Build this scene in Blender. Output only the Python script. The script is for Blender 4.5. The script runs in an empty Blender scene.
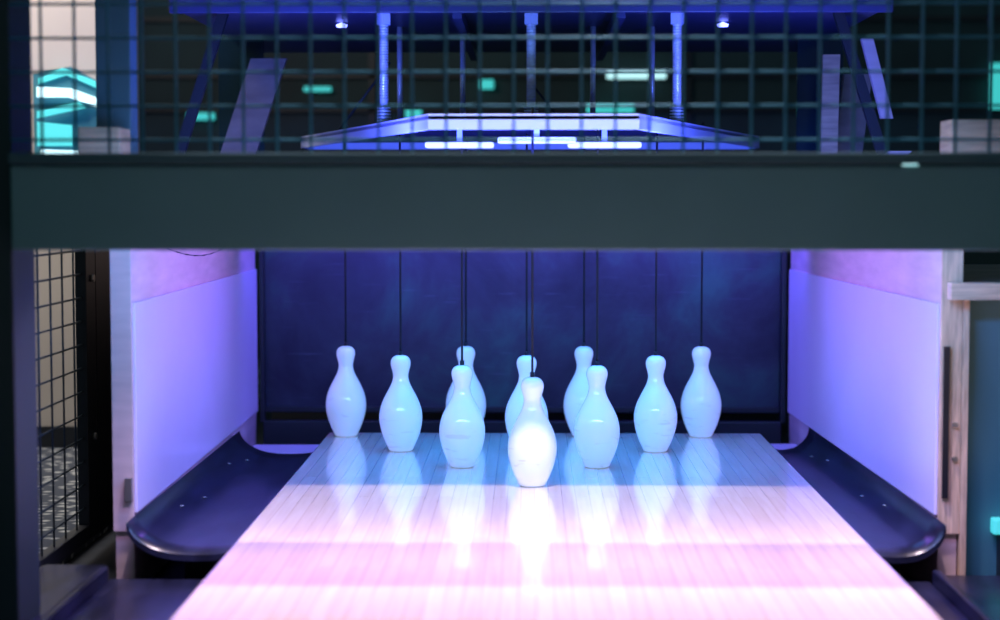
import bpy, bmesh, math, random
from mathutils import Vector, Matrix
random.seed(4)
sc = bpy.context.scene
sc.view_settings.view_transform = 'Standard'
sc.view_settings.look = 'None'

# ---------------------------------------------------------------- materials
def mat(name, col, rough=0.5, metal=0.0, emis=None, es=0.0, noise=0.0, nscale=20, stretch=(1,1,1), coat=0.0, bump=0.0, spec=0.5):
    m = bpy.data.materials.new(name); m.use_nodes = True
    nt = m.node_tree; b = nt.nodes['Principled BSDF']
    b.inputs['Base Color'].default_value = (*col, 1)
    b.inputs['Roughness'].default_value = rough
    b.inputs['Metallic'].default_value = metal
    b.inputs['Coat Weight'].default_value = coat
    b.inputs['Coat Roughness'].default_value = 0.08
    b.inputs['Specular IOR Level'].default_value = spec
    if emis:
        b.inputs['Emission Color'].default_value = (*emis, 1)
        b.inputs['Emission Strength'].default_value = es
    if noise > 0 or bump > 0:
        tc = nt.nodes.new('ShaderNodeTexCoord'); mp = nt.nodes.new('ShaderNodeMapping')
        mp.inputs['Scale'].default_value = stretch
        n = nt.nodes.new('ShaderNodeTexNoise'); n.inputs['Scale'].default_value = nscale
        n.inputs['Detail'].default_value = 5
        nt.links.new(tc.outputs['Object'], mp.inputs['Vector'])
        nt.links.new(mp.outputs['Vector'], n.inputs['Vector'])
        if noise > 0:
            r = nt.nodes.new('ShaderNodeValToRGB')
            r.color_ramp.elements[0].position = 0.3; r.color_ramp.elements[1].position = 0.7
            r.color_ramp.elements[0].color = (*[c*(1-noise) for c in col], 1)
            r.color_ramp.elements[1].color = (*[min(1, c*(1+noise)) for c in col], 1)
            nt.links.new(n.outputs['Fac'], r.inputs['Fac'])
            nt.links.new(r.outputs['Color'], b.inputs['Base Color'])
        if bump > 0:
            bp = nt.nodes.new('ShaderNodeBump'); bp.inputs['Strength'].default_value = bump
            bp.inputs['Distance'].default_value = 0.004
            nt.links.new(n.outputs['Fac'], bp.inputs['Height'])
            nt.links.new(bp.outputs['Normal'], b.inputs['Normal'])
    return m

M = {}
M['beam'] = mat('painted_steel_teal', (0.13, 0.28, 0.29), 0.6, noise=0.05, nscale=6, spec=.3)
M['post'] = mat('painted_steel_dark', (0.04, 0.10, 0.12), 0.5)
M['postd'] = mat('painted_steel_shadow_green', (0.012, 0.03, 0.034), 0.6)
M['wire'] = mat('wire_steel', (0.07, 0.27, 0.38), 0.45, 0.2)
M['wiredark'] = mat('wire_dark', (0.03, 0.05, 0.07), 0.4, 0.3)
M['black'] = mat('black_paint', (0.010, 0.011, 0.016), 0.45)
M['rubber'] = mat('black_rubber', (0.010, 0.012, 0.028), 0.28, noise=0.6, nscale=25, stretch=(1,.25,1), bump=0.2)
M['floor'] = mat('dark_floor', (0.02, 0.022, 0.035), 0.5, noise=0.3, nscale=30)
M['ply'] = mat('pale_plywood', (0.66, 0.52, 0.50), 0.55, noise=0.10, nscale=7, stretch=(1,1,6))
M['plydim'] = mat('dim_plywood', (0.16, 0.13, 0.11), 0.6, noise=0.3, nscale=9, stretch=(1,1,3))  # darkness of the dim boards put into the plywood colour
M['plyhead'] = mat('header_timber', (0.40, 0.29, 0.18), 0.6, noise=0.3, nscale=9, stretch=(1,1,9))
M['plyedge'] = mat('plywood_edge', (0.66, 0.50, 0.34), 0.6, noise=0.3, nscale=14, stretch=(10,1,1))
M['plyedgeh'] = mat('plywood_edge_flat', (0.66, 0.52, 0.36), 0.6, noise=0.25, nscale=14, stretch=(1,1,12))
M['poly'] = mat('white_polyethylene', (0.70, 0.68, 0.88), 0.2, noise=0.04, nscale=3, spec=0.4, emis=(.28,.22,1.0), es=.13)  # violet-blue glow put into the liner material, as if fluorescing
M['cord'] = mat('black_cord', (0.006, 0.006, 0.012), 0.7)
M['chrome'] = mat('zinc_rod', (0.65, 0.72, 0.85), 0.3, 0.4)
M['deck'] = mat('deck_paint', (0.45, 0.50, 0.78), 0.4)
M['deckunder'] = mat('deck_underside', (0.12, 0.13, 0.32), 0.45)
M['lampwhite'] = mat('lamp_diffuser', (0.9, 0.9, 1), 0.4, emis=(0.5, 0.58, 1.0), es=.9)
M['ledblue'] = mat('led_blue', (0.3, 0.3, 1), 0.4, emis=(0.16, 0.2, 1.0), es=6)
M['ledcyan'] = mat('led_cyan', (0.1, 0.5, .5), 0.4, emis=(0.05, 0.60, 0.58), es=.9)
M['ledwhite'] = mat('led_white', (0.8, 1, 1), 0.4, emis=(0.5, 0.95, 1.0), es=1.1)
M['ceil'] = mat('machine_roof_paint', (0.035, 0.04, 0.12), 0.35)
M['glass'] = mat('smoked_panel', (0.006, 0.02, 0.028), 0.12, noise=0.6, nscale=3)
M['beige'] = mat('beige_plaster', (0.60, 0.52, 0.45), 0.7, noise=0.08, nscale=2)
M['backwall'] = mat('far_wall_paint', (0.012, 0.04, 0.045), 0.6, noise=0.6, nscale=1.5)
M['teal'] = mat('teal_glow_tint', (0.05, 0.20, 0.25), 0.45)  # cyan glow put into the base colour
M['steelplate'] = mat('latch_steel', (0.35, 0.33, 0.3), 0.4, 0.8)

def node_mat_pin():
    m = bpy.data.materials.new('pin_plastic'); m.use_nodes = True
    nt = m.node_tree; b = nt.nodes['Principled BSDF']; L = nt.links.new
    tc = nt.nodes.new('ShaderNodeTexCoord'); oi = nt.nodes.new('ShaderNodeObjectInfo')
    add = nt.nodes.new('ShaderNodeVectorMath'); add.operation = 'ADD'
    sc3 = nt.nodes.new('ShaderNodeMapping'); sc3.inputs['Scale'].default_value = (14, 14, 70)
    sc3.inputs['Rotation'].default_value = (.5, .3, 0)
    mul = nt.nodes.new('ShaderNodeMath'); mul.operation = 'MULTIPLY'; mul.inputs[1].default_value = 37
    L(oi.outputs['Random'], mul.inputs[0])
    L(tc.outputs['Object'], sc3.inputs[0]); L(sc3.outputs[0], add.inputs[0]); L(mul.outputs[0], add.inputs[1])
    n = nt.nodes.new('ShaderNodeTexNoise'); n.inputs['Scale'].default_value = 1.3; n.inputs['Detail'].default_value = 3; n.inputs['Distortion'].default_value = .6
    L(add.outputs[0], n.inputs['Vector'])
    r = nt.nodes.new('ShaderNodeValToRGB'); r.color_ramp.elements[0].position = .62; r.color_ramp.elements[1].position = .72
    L(n.outputs['Fac'], r.inputs[0])
    sx = nt.nodes.new('ShaderNodeSeparateXYZ'); L(tc.outputs['Object'], sx.inputs[0])
    mr = nt.nodes.new('ShaderNodeMapRange'); mr.inputs['From Min'].default_value = .12; mr.inputs['From Max'].default_value = .08
    L(sx.outputs['Z'], mr.inputs['Value'])
    mm = nt.nodes.new('ShaderNodeMath'); mm.operation = 'MULTIPLY'; L(r.outputs[0], mm.inputs[0]); L(mr.outputs[0], mm.inputs[1])
    m2 = nt.nodes.new('ShaderNodeMath'); m2.operation = 'MULTIPLY'; L(mm.outputs[0], m2.inputs[0]); m2.inputs[1].default_value = .36
    mx = nt.nodes.new('ShaderNodeMix'); mx.data_type = 'RGBA'
    L(m2.outputs[0], mx.inputs[0]); mx.inputs[6].default_value = (.88, .88, .87, 1); mx.inputs[7].default_value = (.50, .38, .32, 1)
    L(mx.outputs[2], b.inputs['Base Color'])
    b.inputs['Roughness'].default_value = .15; b.inputs['Coat Weight'].default_value = .8; b.inputs['Coat Roughness'].default_value = .05
    b.inputs['Emission Color'].default_value = (.62, .9, 1, 1); b.inputs['Emission Strength'].default_value = .16  # faint cyan glow put into the plastic, as if fluorescing under UV
    return m
M['pin'] = node_mat_pin()

def node_mat_lane():
    m = bpy.data.materials.new('maple_lane_boards'); m.use_nodes = True
    nt = m.node_tree; b = nt.nodes['Principled BSDF']; L = nt.links.new
    tc = nt.nodes.new('ShaderNodeTexCoord'); sx = nt.nodes.new('ShaderNodeSeparateXYZ'); cx = nt.nodes.new('ShaderNodeCombineXYZ')
    L(tc.outputs['Object'], sx.inputs[0]); L(sx.outputs['Y'], cx.inputs['X']); L(sx.outputs['X'], cx.inputs['Y'])
    br = nt.nodes.new('ShaderNodeTexBrick'); br.inputs['Scale'].default_value = 1
    br.inputs['Brick Width'].default_value = 0.7; br.inputs['Row Height'].default_value = 0.028
    br.inputs['Mortar Size'].default_value = 0.0006; br.offset = 0.37
    br.inputs['Color1'].default_value = (0.80, 0.71, 0.63, 1); br.inputs['Color2'].default_value = (0.74, 0.63, 0.53, 1)
    br.inputs['Mortar'].default_value = (0.52, 0.40, 0.34, 1)
    L(cx.outputs[0], br.inputs['Vector'])
    mp = nt.nodes.new('ShaderNodeMapping'); mp.inputs['Scale'].default_value = (60, 3, 1)
    n = nt.nodes.new('ShaderNodeTexNoise'); n.inputs['Scale'].default_value = 1.6; n.inputs['Detail'].default_value = 6
    L(tc.outputs['Object'], mp.inputs[0]); L(mp.outputs[0], n.inputs['Vector'])
    r = nt.nodes.new('ShaderNodeValToRGB'); r.color_ramp.elements[0].position=.3; r.color_ramp.elements[1].position=.7
    r.color_ramp.elements[0].color = (.92, .89, .87, 1); r.color_ramp.elements[1].color = (1.04, 1.04, 1.04, 1)
    L(n.outputs['Fac'], r.inputs[0])
    mx = nt.nodes.new('ShaderNodeMix'); mx.data_type = 'RGBA'; mx.blend_type = 'MULTIPLY'; mx.inputs[0].default_value = 1
    L(br.outputs['Color'], mx.inputs[6]); L(r.outputs[0], mx.inputs[7]); L(mx.outputs[2], b.inputs['Base Color'])
    b.inputs['Roughness'].default_value = 0.2
    b.inputs['Coat Weight'].default_value = 0.7; b.inputs['Coat Roughness'].default_value = 0.05
    return m
M['lane'] = node_mat_lane()

def node_mat_curtain():
    m = bpy.data.materials.new('scuffed_dark_steel'); m.use_nodes = True
    nt = m.node_tree; b = nt.nodes['Principled BSDF']; L = nt.links.new
    tc = nt.nodes.new('ShaderNodeTexCoord')
    n1 = nt.nodes.new('ShaderNodeTexNoise'); n1.inputs['Scale'].default_value = 3.0; n1.inputs['Detail'].default_value = 12; n1.inputs['Roughness'].default_value = .62
    n1.inputs['Distortion'].default_value = .5
    L(tc.outputs['Object'], n1.inputs['Vector'])
    r = nt.nodes.new('ShaderNodeValToRGB')
    r.color_ramp.elements[0].position = .36; r.color_ramp.elements[0].color = (0.016, 0.014, 0.030, 1)
    r.color_ramp.elements[1].position = .70; r.color_ramp.elements[1].color = (0.04, 0.13, 0.09, 1)
    e = r.color_ramp.elements.new(.52); e.color = (0.034, 0.040, 0.055, 1)
    L(n1.outputs['Fac'], r.inputs[0])
    prev = r.outputs[0]
    for rot, off in ((.6, 3.0), (-1.0, 8.0), (1.35, 5), (-.4, 2)):
        m2 = nt.nodes.new('ShaderNodeMapping'); m2.inputs['Rotation'].default_value = (0, rot, 0); m2.inputs['Scale'].default_value = (5, 1, 150)
        m2.inputs['Location'].default_value = (off, 0, 0)
        wv = nt.nodes.new('ShaderNodeTexNoise'); wv.inputs['Scale'].default_value = 1.0; wv.inputs['Detail'].default_value = 3
        L(tc.outputs['Object'], m2.inputs[0]); L(m2.outputs[0], wv.inputs['Vector'])
        rr = nt.nodes.new('ShaderNodeValToRGB'); rr.color_ramp.elements[0].position = .68; rr.color_ramp.elements[1].position = .78
        rr.color_ramp.elements[1].color = (.06, .07, .08, 1); rr.color_ramp.elements[0].color = (0,0,0,1)
        L(wv.outputs['Fac'], rr.inputs[0])
        ad = nt.nodes.new('ShaderNodeMix'); ad.data_type = 'RGBA'; ad.blend_type = 'ADD'; ad.inputs[0].default_value = 1
        L(prev, ad.inputs[6]); L(rr.outputs[0], ad.inputs[7]); prev = ad.outputs[2]
    L(prev, b.inputs['Base Color'])
    b.inputs['Roughness'].default_value = .42; b.inputs['Metallic'].default_value = .1; b.inputs['Specular IOR Level'].default_value = .4
    return m
M['curtain'] = node_mat_curtain()

def node_mat_carpet():
    m = bpy.data.materials.new('speckled_carpet'); m.use_nodes = True
    nt = m.node_tree; b = nt.nodes['Principled BSDF']; L = nt.links.new
    tc = nt.nodes.new('ShaderNodeTexCoord'); v = nt.nodes.new('ShaderNodeTexVoronoi'); v.inputs['Scale'].default_value = 28
    r = nt.nodes.new('ShaderNodeValToRGB'); r.color_ramp.elements[0].position = .2; r.color_ramp.elements[0].color = (.6, .6, .58, 1)
    r.color_ramp.elements[1].position = .45; r.color_ramp.elements[1].color = (.08, .09, .12, 1)
    L(tc.outputs['Object'], v.inputs['Vector']); L(v.outputs['Distance'], r.inputs[0]); L(r.outputs[0], b.inputs['Base Color'])
    b.inputs['Roughness'].default_value = .9
    return m
M['carpet'] = node_mat_carpet()

# ---------------------------------------------------------------- helpers
def empty(name, loc=(0,0,0)):
    e = bpy.data.objects.new(name, None); e.location = loc; e.empty_display_size = .05
    sc.collection.objects.link(e); return e

def finish(ob, parent):
    sc.collection.objects.link(ob)
    if parent:
        ob.parent = parent
        ob.matrix_parent_inverse = Matrix.Translation(-Vector(parent.location))
    return ob

def hexa(name, pts, m, parent=None, bevel=0.0):
    me = bpy.data.meshes.new(name); bm = bmesh.new()
    c = sum((Vector(p) for p in pts), Vector())/8
    vs = [bm.verts.new(Vector(p)-c) for p in pts]
    for f in ((3,2,1,0),(4,5,6,7),(0,1,5,4),(1,2,6,5),(2,3,7,6),(3,0,4,7)):
        bm.faces.new([vs[i] for i in f])
    bmesh.ops.recalc_face_normals(bm, faces=bm.faces)
    if bevel > 0:
        bmesh.ops.bevel(bm, geom=bm.edges[:], offset=bevel, segments=2, affect='EDGES', profile=.6)
    bm.to_mesh(me); bm.free(); me.materials.append(M[m])
    ob = bpy.data.objects.new(name, me); ob.location = c
    return finish(ob, parent)

def box(name, x0, x1, y0, y1, z0, z1, m, parent=None, bevel=0.0):
    return hexa(name, [(x0,y0,z0),(x1,y0,z0),(x1,y1,z0),(x0,y1,z0),(x0,y0,z1),(x1,y0,z1),(x1,y1,z1),(x0,y1,z1)], m, parent, bevel)

def tube_bm(bm, a, b, r, seg=8):
    a, b = Vector(a), Vector(b); d = b-a
    q = Vector((0,0,1)).rotation_difference(d)
    mtx = Matrix.Translation((a+b)/2) @ q.to_matrix().to_4x4()
    bmesh.ops.create_cone(bm, cap_ends=True, segments=seg, radius1=r, radius2=r, depth=d.length, matrix=mtx)

def tubes(name, segs, m, parent=None, seg=8, smooth=True):
    me = bpy.data.meshes.new(name); bm = bmesh.new()
    c = sum(((Vector(a)+Vector(b))/2 for a, b, r in segs), Vector())/len(segs)
    for a, b, r in segs: tube_bm(bm, Vector(a)-c, Vector(b)-c, r, seg)
    if smooth:
        for f in bm.faces: f.smooth = len(f.verts) == 4
    bm.to_mesh(me); bm.free(); me.materials.append(M[m])
    ob = bpy.data.objects.new(name, me); ob.location = c
    return finish(ob, parent)

def lathe(name, prof, m, loc, parent=None, seg=40):
    me = bpy.data.meshes.new(name); bm = bmesh.new(); rings = []
    for r, z in prof:
        if r < 1e-6: rings.append([bm.verts.new((0,0,z))])
        else: rings.append([bm.verts.new((r*math.cos(2*math.pi*i/seg), r*math.sin(2*math.pi*i/seg), z)) for i in range(seg)])
    for a, b in zip(rings, rings[1:]):
        for i in range(seg):
            j = (i+1) % seg
            if len(a) == 1: bm.faces.new((a[0], b[j], b[i]))
            elif len(b) == 1: bm.faces.new((a[i], a[j], b[0]))
            else: bm.faces.new((a[i], a[j], b[j], b[i]))
    bmesh.ops.recalc_face_normals(bm, faces=bm.faces)
    for f in bm.faces: f.smooth = True
    bm.to_mesh(me); bm.free(); me.materials.append(M[m])
    ob = bpy.data.objects.new(name, me); ob.location = loc
    return finish(ob, parent)

def catmull(pts, n=6):
    out = []; P = [pts[0]]+pts+[pts[-1]]
    for i in range(1, len(P)-2):
        p0, p1, p2, p3 = [Vector(p) for p in P[i-1:i+3]]
        for k in range(n):
            t = k/n
            out.append(tuple(.5*((2*p1)+(p2-p0)*t+(2*p0-5*p1+4*p2-p3)*t*t+(3*p1-p0-3*p2+p3)*t**3)))
    out.append(tuple(pts[-1])); return out

# ---------------------------------------------------------------- camera
H = 0.613
cam_d = bpy.data.cameras.new('camera'); cam = bpy.data.objects.new('camera', cam_d); sc.collection.objects.link(cam)
cam.location = (0, 0, H); cam_d.sensor_width = 36; cam_d.lens = 64.3
cam.rotation_euler = (math.radians(90-3.62), math.radians(0), math.radians(0.95))
cam_d.dof.use_dof = True; cam_d.dof.focus_distance = 4.05; cam_d.dof.aperture_fstop = 2.2
sc.camera = cam

# ---------------------------------------------------------------- lane and surroundings
LX0, LX1, LY1 = -0.522, 0.600, 4.62
lane = box('bowling_lane', LX0, LX1, 0.35, LY1, -0.05, 0.0, 'lane', None, 0.002)
box('floor', -4, 4, -0.5, 8.2, -0.22, -0.17, 'floor')
box('carpet_floor', -4, -0.99, 3.0, 8.0, -0.168, -0.12, 'carpet')
box('wall_back', -4, 4, 8.0, 8.1, -0.17, 3.2, 'backwall')

sub = empty('lane_foundation', (0.04, 2, -0.17))
box('core', LX0+.004, LX1-.004, 0.36, LY1-.02, -0.17, -0.051, 'black', sub)
box('channel_l', -0.783, LX0-.002, 0.36, 3.29, -0.17, -0.10, 'rubber', sub)
box('channel_r', LX1+.002, 0.742, 0.36, 3.29, -0.17, -0.10, 'rubber', sub)

cap_l = empty('division_capping', (-0.86, 2, -0.17))
box('rail', -.93, -0.80, 1.2, 3.36, -0.165, -0.085, 'rubber', cap_l, .012)
box('lip', -0.80, -0.785, 1.2, 3.28, -0.165, -0.075, 'rubber', cap_l, .004)
cap_r = empty('division_capping.001', (0.9, 2, -0.17))
box('rail', 0.76, 1.1, 1.2, 3.36, -0.165, -0.10, 'rubber', cap_r, .012)
box('lip', 0.745, 0.76, 1.2, 3.28, -0.165, -0.075, 'rubber', cap_r, .004)

# gutters
def gutter(name, inner, outer_f, outer_b, y0, y1):
    prof = [(0, .004), (.03, -.012), (.10, -.030), (.24, -.047), (.42, -.055), (.62, -.056), (.82, -.052), (1, -.04)]
    prof = catmull(prof, 5)
    me = bpy.data.meshes.new(name); bm = bmesh.new(); NY = 14
    grid = []
    for j in range(NY+1):
        t = j/NY; y = y0+(y1-y0)*t; xo = outer_f+(outer_b-outer_f)*t
        top = [bm.verts.new((xo+(inner-xo)*u, y, z)) for u, z in prof]
        bot = [bm.verts.new((xo+(inner-xo)*u, y, z-.012)) for u, z in prof]
        grid.append((top, bot))
    n = len(prof)
    for j in range(NY):
        for i in range(n-1):
            for s in (0, 1):
                a, b = grid[j][s], grid[j+1][s]
                f = bm.faces.new((a[i], a[i+1], b[i+1], b[i])); f.smooth = True
        for i in (0, n-1):
            bm.faces.new((grid[j][0][i], grid[j+1][0][i], grid[j+1][1][i], grid[j][1][i]))
    for g in (grid[0], grid[-1]):
        for i in range(n-1): bm.faces.new((g[0][i], g[0][i+1], g[1][i+1], g[1][i]))
    bmesh.ops.recalc_face_normals(bm, faces=bm.faces)
    bm.to_mesh(me); bm.free(); me.materials.append(M['rubber'])
    ob = bpy.data.objects.new(name, me); finish(ob, None)
    for k, y in enumerate((y0+.25, y1-.2)):
        xm = (inner+outer_f)/2
        b = box('bracket_%d' % k, xm-.05, xm+.05, y-.02, y+.02, -.17, -.066, 'black')
        b.parent = ob
    for k, (t, u, z) in enumerate(((.3,.12,-.033),(.42,.2,-.042),(.75,.12,-.033),(.85,.22,-.044))):
        y = y0+(y1-y0)*t; xo = outer_f+(outer_b-outer_f)*t; x = xo+(inner-xo)*u
        b = lathe('screw_%d' % k, [(0,0),(.006,0),(.005,.002),(0,.003)], 'steelplate', (x, y, z), None, 12); b.parent = ob
    return ob
gutter('gutter', LX0-.003, -0.755, -0.757, 3.30, 4.62)
gutter('gutter', LX1+.003, 0.775, 0.742, 3.30, 4.72)

# pit
pit = empty('ball_pit', (0, 4.9, -.17))
box('pit_floor', -0.80, 0.80, 4.66, 5.6, -0.168, -0.12, 'black', pit)
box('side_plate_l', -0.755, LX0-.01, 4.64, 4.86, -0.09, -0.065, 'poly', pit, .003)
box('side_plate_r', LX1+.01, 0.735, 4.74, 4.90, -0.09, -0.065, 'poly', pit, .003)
box('pit_back', -0.80, 0.80, 5.5, 5.53, -0.12, 0.6, 'black', pit)
box('pit_kick_bar', -0.755, 0.71, 5.02, 5.05, -0.12, -0.02, 'black', pit, .004)

# back cushion panel
cur = empty('pit_curtain', (0, 5.1, .0))
box('panel', -0.765, 0.716, 5.10, 5.125, 0.008, 0.66, 'curtain', cur, .003)
box('bottom_rail', -0.765, 0.716, 5.09, 5.13, -0.004, 0.012, 'black', cur, .002)
box('edge_l', -0.770, -0.758, 5.07, 5.10, -0.03, 0.66, 'black', cur)
box('edge_r', 0.715, 0.728, 5.07, 5.10, -0.03, 0.66, 'black', cur)

# kickback walls -------------------------------------------------
def kickback(name, xf, xb, side, zt):
    e = empty(name, (xf, 4.2, -.17)); yf, yb = 3.40, 5.06
    def slab(nm, d0, d1, y0, y1, z0, z1, m, bev=0):
        def X(y, d): return xf+(xb-xf)*(y-yf)/(yb-yf)+d*side
        p = [(X(y0,d0),y0), (X(y0,d1),y0), (X(y1,d1),y1), (X(y1,d0),y1)]
        if side < 0: p = p[::-1]
        return hexa(nm, [(a,b,z0) for a, b in p]+[(a,b,z1) for a, b in p], m, e, bev)
    slab('board', .006, .042, yf+.004, yb, -.16, zt, 'ply', .001)
    slab('front_edge', .004, .044, yf-.006, yf+.003, -.03, zt, 'plyedge' if side>0 else 'ply', .001)
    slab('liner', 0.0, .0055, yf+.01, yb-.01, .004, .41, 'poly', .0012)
    return e
kl = kickback('kickback_wall', -0.757, -0.774, -1, .655)
kr = kickback('kickback_wall.001', 0.777, 0.732, 1, .655)
box('header_block', -0.835, -0.757, 3.30, 3.39, .56, .742, 'plyhead', kl, .003)
box('header_block', 0.772, 0.90, 3.30, 3.39, .56, .755, 'plyhead', kr, .003)
box('mesh_post', -.832, -.765, 3.43, 3.49, .656, 1.42, 'post', kl, .003)
box('latch_plate', -0.775, -0.762, 3.380, 3.392, .03, .075, 'steelplate', kl, .001)
box('slot', 0.786, 0.797, 3.386, 3.393, .04, .33, 'black', kr)
for z in (.18, .115):
    tubes('screw', [((.810,3.388,z),(.810,3.395,z),.005)], 'steelplate', kr, 12)
segs=[]
pts=[(-0.7625, 3.75+.11*i, .505-.03*math.sin(math.pi*i/9)) for i in range(10)]
for i in range(9):
    a=(pts[i][0]-.0102*(pts[i][1]-3.4)/1, pts[i][1], pts[i][2]); b=(pts[i+1][0]-.0102*(pts[i+1][1]-3.4)/1, pts[i+1][1], pts[i+1][2])
    segs.append((a,b,.0012))
tubes('scuff', segs, 'rubber', kl, 6)

# plywood side cabinet on the right
cab = empty('plywood_cabinet', (.95, 3.6, -.17))
box('top_board', 0.790, 1.25, 3.355, 3.388, .420, .452, 'plyedgeh', cab, .001)
box('top_panel', 0.824, 1.25, 3.39, 4.3, .425, .452, 'plydim', cab, .001)
box('face', 0.834, 1.25, 3.42, 3.44, -.165, .425, 'teal', cab)  # white face under cyan light, coloured teal instead
box('side_post', 0.822, 0.833, 3.388, 3.42, -.165, .424, 'plyedge', cab)
box('foot_lamp', 0.885, 0.96, 3.385, 3.415, -.03, .0, 'ledcyan', cab, .004)
box('foot_lamp_bracket', 0.90, 0.92, 3.39, 3.42, -.165, -.03, 'black', cab)

# ---------------------------------------------------------------- pins
prof = [(0,0),(.026,0),(.0295,.003),(.0315,.008),(.038,.022),(.0455,.042),(.0505,.062),(.0522,.080),(.0505,.098),(.0455,.116),
        (.0375,.134),(.0290,.150),(.0222,.164),(.0190,.176),(.0186,.184),(.0205,.194),(.0232,.204),(.0243,.2125),(.0228,.221),(.0175,.228),(.0095,.2315),(.0035,.232),(0,.232)]
p2 = [prof[0], prof[1]] + catmull(prof[2:-1], 3) + [prof[-1]]
rows = [(.006, 3.77), (-.153, 4.035), (.153, 4.035), (-.311, 4.29), (-.007, 4.29), (.304, 4.29), (-.471, 4.555), (-.163, 4.555), (.139, 4.555), (.439, 4.555)]
PLZ = .60
for i, (x, y) in enumerate(rows):
    nm = 'bowling_pin' if i == 0 else 'bowling_pin.%03d' % i
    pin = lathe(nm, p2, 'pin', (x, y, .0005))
    pin.rotation_euler[2] = random.random()*6
    c = tubes('cord', [((0,0,.228),(0,0,.80),.0026)], 'cord'); c.parent = pin
    r = tubes('cord_ferrule', [((0,0,.229),(0,0,.242),.005)], 'cord', None, 12); r.parent = pin

# ---------------------------------------------------------------- pin setter mechanism
ps = empty('string_pinsetter', (0, 4.3, .6))
box('light_stop_plate', -0.735, 0.715, 3.563, 5.04, .603, .613, 'black', ps, .001)  # added plate, hidden behind the beam, to shade the rear lane
for x, y in rows:
    lathe('stop_plate_ring', [(.004,-.004),(.012,-.004),(.012,.003),(.004,.003)], 'black', (x, y, PLZ), ps, 20)  # rings where the cords meet the added light-stop plate
box('roof', -0.79, 0.79, 3.95, 5.2, 1.03, 1.06, 'ceil', ps, .002)
box('roof_front_edge', -0.79, 0.79, 3.93, 3.95, 1.015, 1.07, 'ceil', ps, .002)
for x in (-.45, .46):
    lathe('roof_lamp', [(0,0),(.012,0),(.014,.006),(.0,.012)], 'ledblue', (x, 4.3, 1.018), ps, 16)
for x in (-.16, .2): box('roof_rib', x-.01, x+.01, 3.96, 5.19, 1.005, 1.03, 'ceil', ps)
hexpts = [(-.20,3.52),(.215,3.52),(.62,4.85),(.62,5.0),(-.62,5.0),(-.62,4.85)]
def prism(name, pts, z0, z1, m, parent):
    me = bpy.data.meshes.new(name); bm = bmesh.new()
    lo = [bm.verts.new((x,y,z0)) for x,y in pts]; hi = [bm.verts.new((x,y,z1)) for x,y in pts]
    bm.faces.new(lo[::-1]); bm.faces.new(hi); n=len(pts)
    for i in range(n): bm.faces.new((lo[i],lo[(i+1)%n],hi[(i+1)%n],hi[i]))
    bmesh.ops.recalc_face_normals(bm, faces=bm.faces)
    bm.to_mesh(me); bm.free(); me.materials.append(M[m]); return finish(bpy.data.objects.new(name, me), parent)
prism('deck_plate', hexpts, .765, .772, 'deckunder', ps)
n = len(hexpts)
for i in range(n):
    a = Vector((*hexpts[i],0)); b = Vector((*hexpts[(i+1)%n],0)); d = (b-a).normalized(); nn = Vector((-d.y,d.x,0))*.008
    q = [a, b, b+nn, a+nn]
    hexa('deck_rim_%d'%i, [(p.x,p.y,.745) for p in q]+[(p.x,p.y,.776) for p in q], 'deck', ps, .001)
for x0, x1, y, z in ((-.235,-.08,4.0,.722),(-.07,.10,3.85,.728),(.085,.25,4.0,.722)):
    box('lamp_bar', x0, x1, y, y+.05, z, z+.014, 'lampwhite', ps, .006)
    box('lamp_bracket', (x0+x1)/2-.006, (x0+x1)/2+.006, y+.02, y+.03, z+.014, .765, 'deck', ps)
for x in (-.325, .003, .327):
    tubes('lift_rod', [((x,4.0,.772),(x,4.0,1.03),.0095)], 'chrome', ps, 16)
    tubes('spring', [((x,4.0,.774+.007*k),(x,4.0,.778+.007*k),.016) for k in range(6)], 'chrome', ps, 16)
    tubes('rod_thread', [((x,4.0,.83+.006*k),(x,4.0,.8325+.006*k),.0112) for k in range(28)], 'chrome', ps, 12)
    tubes('rod_collar', [((x,4.0,.995),(x,4.0,1.029),.017)], 'deck', ps, 6, False)
for x in (-.32, -.165, .155, .30):
    tubes('guide_rod', [((x,4.42,.772),(x,4.42,1.03),.007)], 'chrome', ps, 12)
    tubes('rod_nut', [((x,4.42,.774),(x,4.42,.792),.013)], 'deck', ps, 6, False)
tubes('tie_brace', [((-.48,4.5,.78),(-.35,4.5,.95),.003), ((.10,4.5,.78),(.0,4.5,.90),.003)], 'wiredark', ps)
for s in (-1, 1):
    box('side_upright', s*.79-.012, s*.79+.012, 4.9, 5.0, .6, 1.03, 'black', ps)
    a = Vector((s*.70, 4.1, 1.03)); b = Vector((s*.82, 4.1, .66))
    w = Vector((.012,0,0)); t = Vector((0,.01,0))
    hexa('slanted_brace', [b-w-t, b+w-t, b+w+t, b-w+t, a-w-t, a+w-t, a+w+t, a-w+t], 'black', ps)
    box('smoked_side', s*.765-.06, s*.765+.06, 4.75, 4.76, .66, 1.03, 'glass', ps)
def board(name, x0, z0, x1, z1, w, y, m):
    return hexa(name, [(x0,y,z0),(x0+w,y,z0),(x0+w,y+.02,z0),(x0,y+.02,z0),
                (x1,y,z1),(x1+w,y,z1),(x1+w,y+.02,z1),(x1,y+.02,z1)], m, ps)
board('timber_a', .71, .66, .715, .96, .042, 4.4, 'plyhead')
board('timber_b', .84, .80, .79, .99, .028, 4.3, 'ply')
board('timber_c', -.80, .66, -.70, .96, .09, 4.5, 'plydim')
board('timber_d', .755, .66, .785, .92, .07, 4.5, 'plydim')
board('white_tab', .80, .715, .74, .66, .05, 4.0, 'ply')

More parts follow.
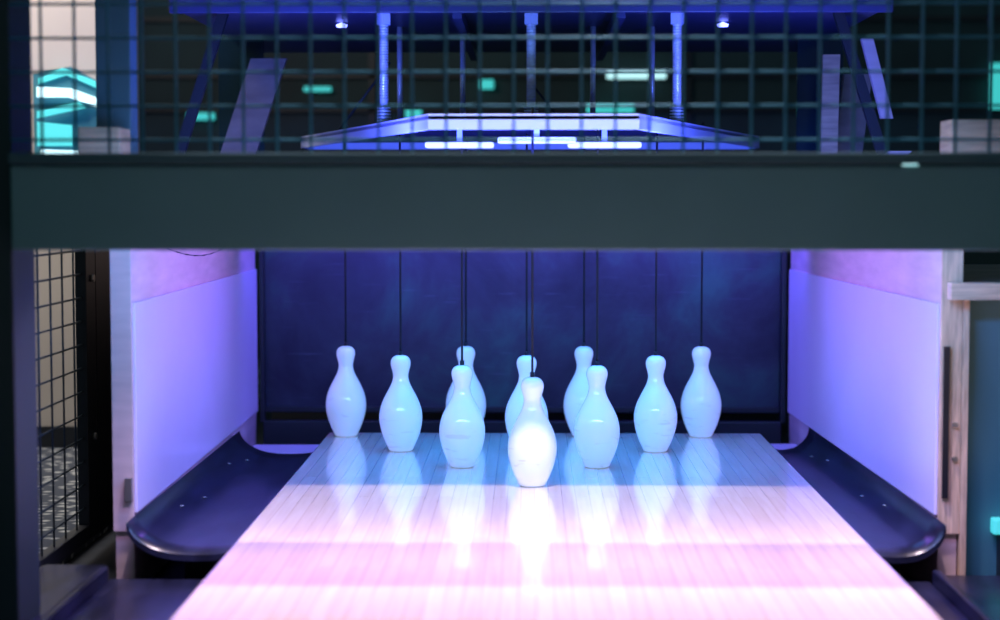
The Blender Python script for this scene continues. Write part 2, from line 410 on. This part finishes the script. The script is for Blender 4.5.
# ---------------------------------------------------------------- front frame (beam, posts, mesh)
fr = empty('machine_front_frame', (0, 2.85, -.17))
box('front_beam', -0.81, 1.27, 2.78, 3.03, .530, .662, 'beam', fr, .004)
box('beam_lip', -0.81, 1.27, 2.77, 3.03, .664, .6815, 'post', fr, .003)
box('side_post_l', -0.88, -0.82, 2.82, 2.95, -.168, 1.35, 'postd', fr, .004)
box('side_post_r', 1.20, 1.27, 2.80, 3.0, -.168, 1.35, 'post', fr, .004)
box('top_rail', -0.88, 1.27, 2.80, 2.86, 1.35, 1.42, 'post', fr, .003)
lathe('beam_glint', [(0,0),(.013,0),(.011,.006),(.0,.009)], 'ledwhite', (.59, 2.79, .662), fr, 16)  # glowing disc standing in for a blue-white glint on the beam lip
box('led_housing', -0.70, 0.70, 3.032, 3.05, .58, .645, 'black', fr, .002)
segs = []
x = -0.77
while x < 1.19:
    segs.append(((x,2.82,.682),(x,2.82,1.35),.0026)); x += .0532
z = .703
while z < 1.34:
    segs.append(((-.825,2.825,z),(1.20,2.825,z),.0026)); z += .0532
tubes('wire_mesh', segs, 'wire', fr, 6)

# side mesh gate on left
sg = empty('side_mesh_gate', (-.95, 3.6, -.12))
gx = -.95
for nm, y0, y1, z0, z1 in (('frame_near',3.28,3.32,-.118,.60),('frame_far',3.76,3.84,-.118,.60),('frame_bottom',3.32,3.76,-.118,-.085),('frame_top',3.32,3.76,.55,.60)):
    box(nm, gx-.012, gx+.012, y0, y1, z0, z1, 'black', sg, .002)
segs=[]
y=3.34
while y<3.76: segs.append(((gx,y,-.09),(gx,y,.56),.0022)); y+=.09
z=-.05
while z<.56: segs.append(((gx,3.30,z),(gx,3.78,z),.0022)); z+=.05
tubes('gate_mesh', segs, 'wiredark', sg, 6)
for z in (.44,.10): tubes('hinge_bolt', [((gx+.012,3.80,z),(gx+.02,3.80,z),.008)], 'steelplate', sg, 10)
box('gate_back_panel', -.962, -.938, 3.845, 5.0, -.118, .66, 'black', sg)

# neighbouring area on the left
box('wall_left', -2.6, -1.15, 5.2, 5.28, -0.12, 1.6, 'beige')
box('baseboard_left', -2.6, -1.15, 5.18, 5.2, -0.12, -0.06, 'black')
ns = empty('neon_wall_sign', (-1.3, 5.17, .8))
def quad(name, pts, y, m, p, th=.012):
    me = bpy.data.meshes.new(name); bm = bmesh.new()
    f = [bm.verts.new((x,y,z)) for x,z in pts]; g=[bm.verts.new((x,y+th,z)) for x,z in pts]; n=len(pts)
    bm.faces.new(f); bm.faces.new(g[::-1])
    for i in range(n): bm.faces.new((f[i],g[i],g[(i+1)%n],f[(i+1)%n]))
    bmesh.ops.recalc_face_normals(bm, faces=bm.faces)
    bm.to_mesh(me); bm.free(); me.materials.append(M[m]); return finish(bpy.data.objects.new(name, me), p)
quad('sign_back', [(-1.44,.70),(-1.20,.70),(-1.20,.92),(-1.33,.99),(-1.44,.97)], 5.185, 'teal', ns)
quad('sign_arc', [(-1.42,.955),(-1.35,.985),(-1.21,.93),(-1.21,.91),(-1.34,.965),(-1.42,.94)], 5.17, 'ledcyan', ns)
quad('sign_beam', [(-1.42,.90),(-1.33,.90),(-1.21,.86),(-1.21,.885),(-1.32,.925),(-1.42,.93)], 5.15, 'ledwhite', ns)
quad('sign_bar', [(-1.42,.86),(-1.30,.885),(-1.28,.87),(-1.42,.84)], 5.15, 'ledcyan', ns)
quad('sign_low', [(-1.42,.76),(-1.32,.76),(-1.32,.82),(-1.42,.83)], 5.15, 'ledcyan', ns)
quad('sign_base', [(-1.41,.725),(-1.26,.725),(-1.26,.745),(-1.41,.75)], 5.15, 'ledwhite', ns)

# distant neon lights seen behind the machine, on a rack standing on the floor
dn = empty('arcade_neon_rack', (0, 7.95, -.17))
for x in (-1.75, -.7, .7, 2.15): box('rack_post', x-.015, x+.015, 7.965, 7.99, -.168, 1.5, 'black', dn)
for z in (1.0, 1.15, 1.4): box('rack_rail', -1.75, 2.15, 7.965, 7.985, z-.01, z+.01, 'black', dn)
for x0,x1,z0,z1,m in ((.25,.46,.985,1.02,'ledcyan'),(.34,.60,1.135,1.165,'ledwhite'),(-1.52,-1.40,.955,.985,'ledcyan'),(-.22,-.16,1.09,1.13,'ledcyan'),
                      (-1.0,-.88,1.08,1.10,'ledcyan'),(-.55,-.48,.96,1.0,'ledcyan'),(2.03,2.10,1.0,1.20,'ledcyan'),(-1.25,-1.05,1.37,1.41,'lampwhite')):
    box('neon_tube', x0, x1, 7.93, 7.96, z0, z1, m, dn, .004)

# ---------------------------------------------------------------- lights
def area(name, loc, direction, sx, sy, power, col, spread=180):
    d = bpy.data.lights.new(name, 'AREA'); d.shape='RECTANGLE'; d.size=sx; d.size_y=sy; d.energy=power; d.color=col; d.spread=math.radians(spread)
    o = bpy.data.objects.new(name, d); sc.collection.objects.link(o); o.location=loc
    o.rotation_euler = Vector(direction).to_track_quat('-Z','Y').to_euler(); return o
area('led_front', (0.0, 3.056, .612), (0,1,-.42), 1.35, .05, 15, (.16,.38,1.0))
area('led_pin_deck', (0.04, 4.15, .598), (0,0,-1), 1.0, .8, 8.5, (.03,.28,1.0), 110)
area('led_cushion', (0.0, 4.80, .595), (0,1,-.5), 1.4, .04, 13, (.12,.08,1.0))
area('led_deck', (0.0, 3.62, .635), (0,.45,1), 1.2, .04, 32, (.08,.11,1.0))
area('led_side_l', (-.25, 4.0, .595), (-1,0,-.55), 1.0, .04, 3.4, (.38,.14,1.0), 110)
area('led_side_r', (.25, 4.0, .595), (1,0,-.55), 1.0, .04, 3.4, (.38,.14,1.0), 110)
area('led_beam_under', (0.04, 2.92, .524), (0,.02,-1), 1.5, .06, 13, (.72,.44,.95), 125)
area('cabinet_glow', (1.15, 3.2, .1), (-.1,1,0), .02, .3, .5, (.05,.7,1.0), 90)
area('lounge_light', (-1.6, 4.4, 1.9), (.1,.4,-1), .6, .6, 25, (1,.93,.88))
def spot(name, loc, target, e, col, size, blend, rad):
    s = bpy.data.lights.new(name,'SPOT'); s.energy=e; s.color=col; s.spot_size=math.radians(size); s.spot_blend=blend; s.shadow_soft_size=rad
    so = bpy.data.objects.new(name, s); sc.collection.objects.link(so); so.location=loc
    so.rotation_euler = (Vector(target)-Vector(loc)).to_track_quat('-Z','Y').to_euler()
spot('lane_spot', (.04,2.72,3.0), (.04,3.1,0), 500, (1.0,.76,.82), 36, .45, .08)
spot('cabinet_fill_spot', (1.35,2.2,.35), (.86,3.4,.30), 7, (1.0,.72,.58), 22, .6, .05)  # added warm fill from out of view for the cabinet plywood

w = bpy.data.worlds.new('world'); sc.world = w; w.use_nodes=True
w.node_tree.nodes['Background'].inputs[0].default_value=(.055,.095,.11,1)
w.node_tree.nodes['Background'].inputs[1].default_value=1.0
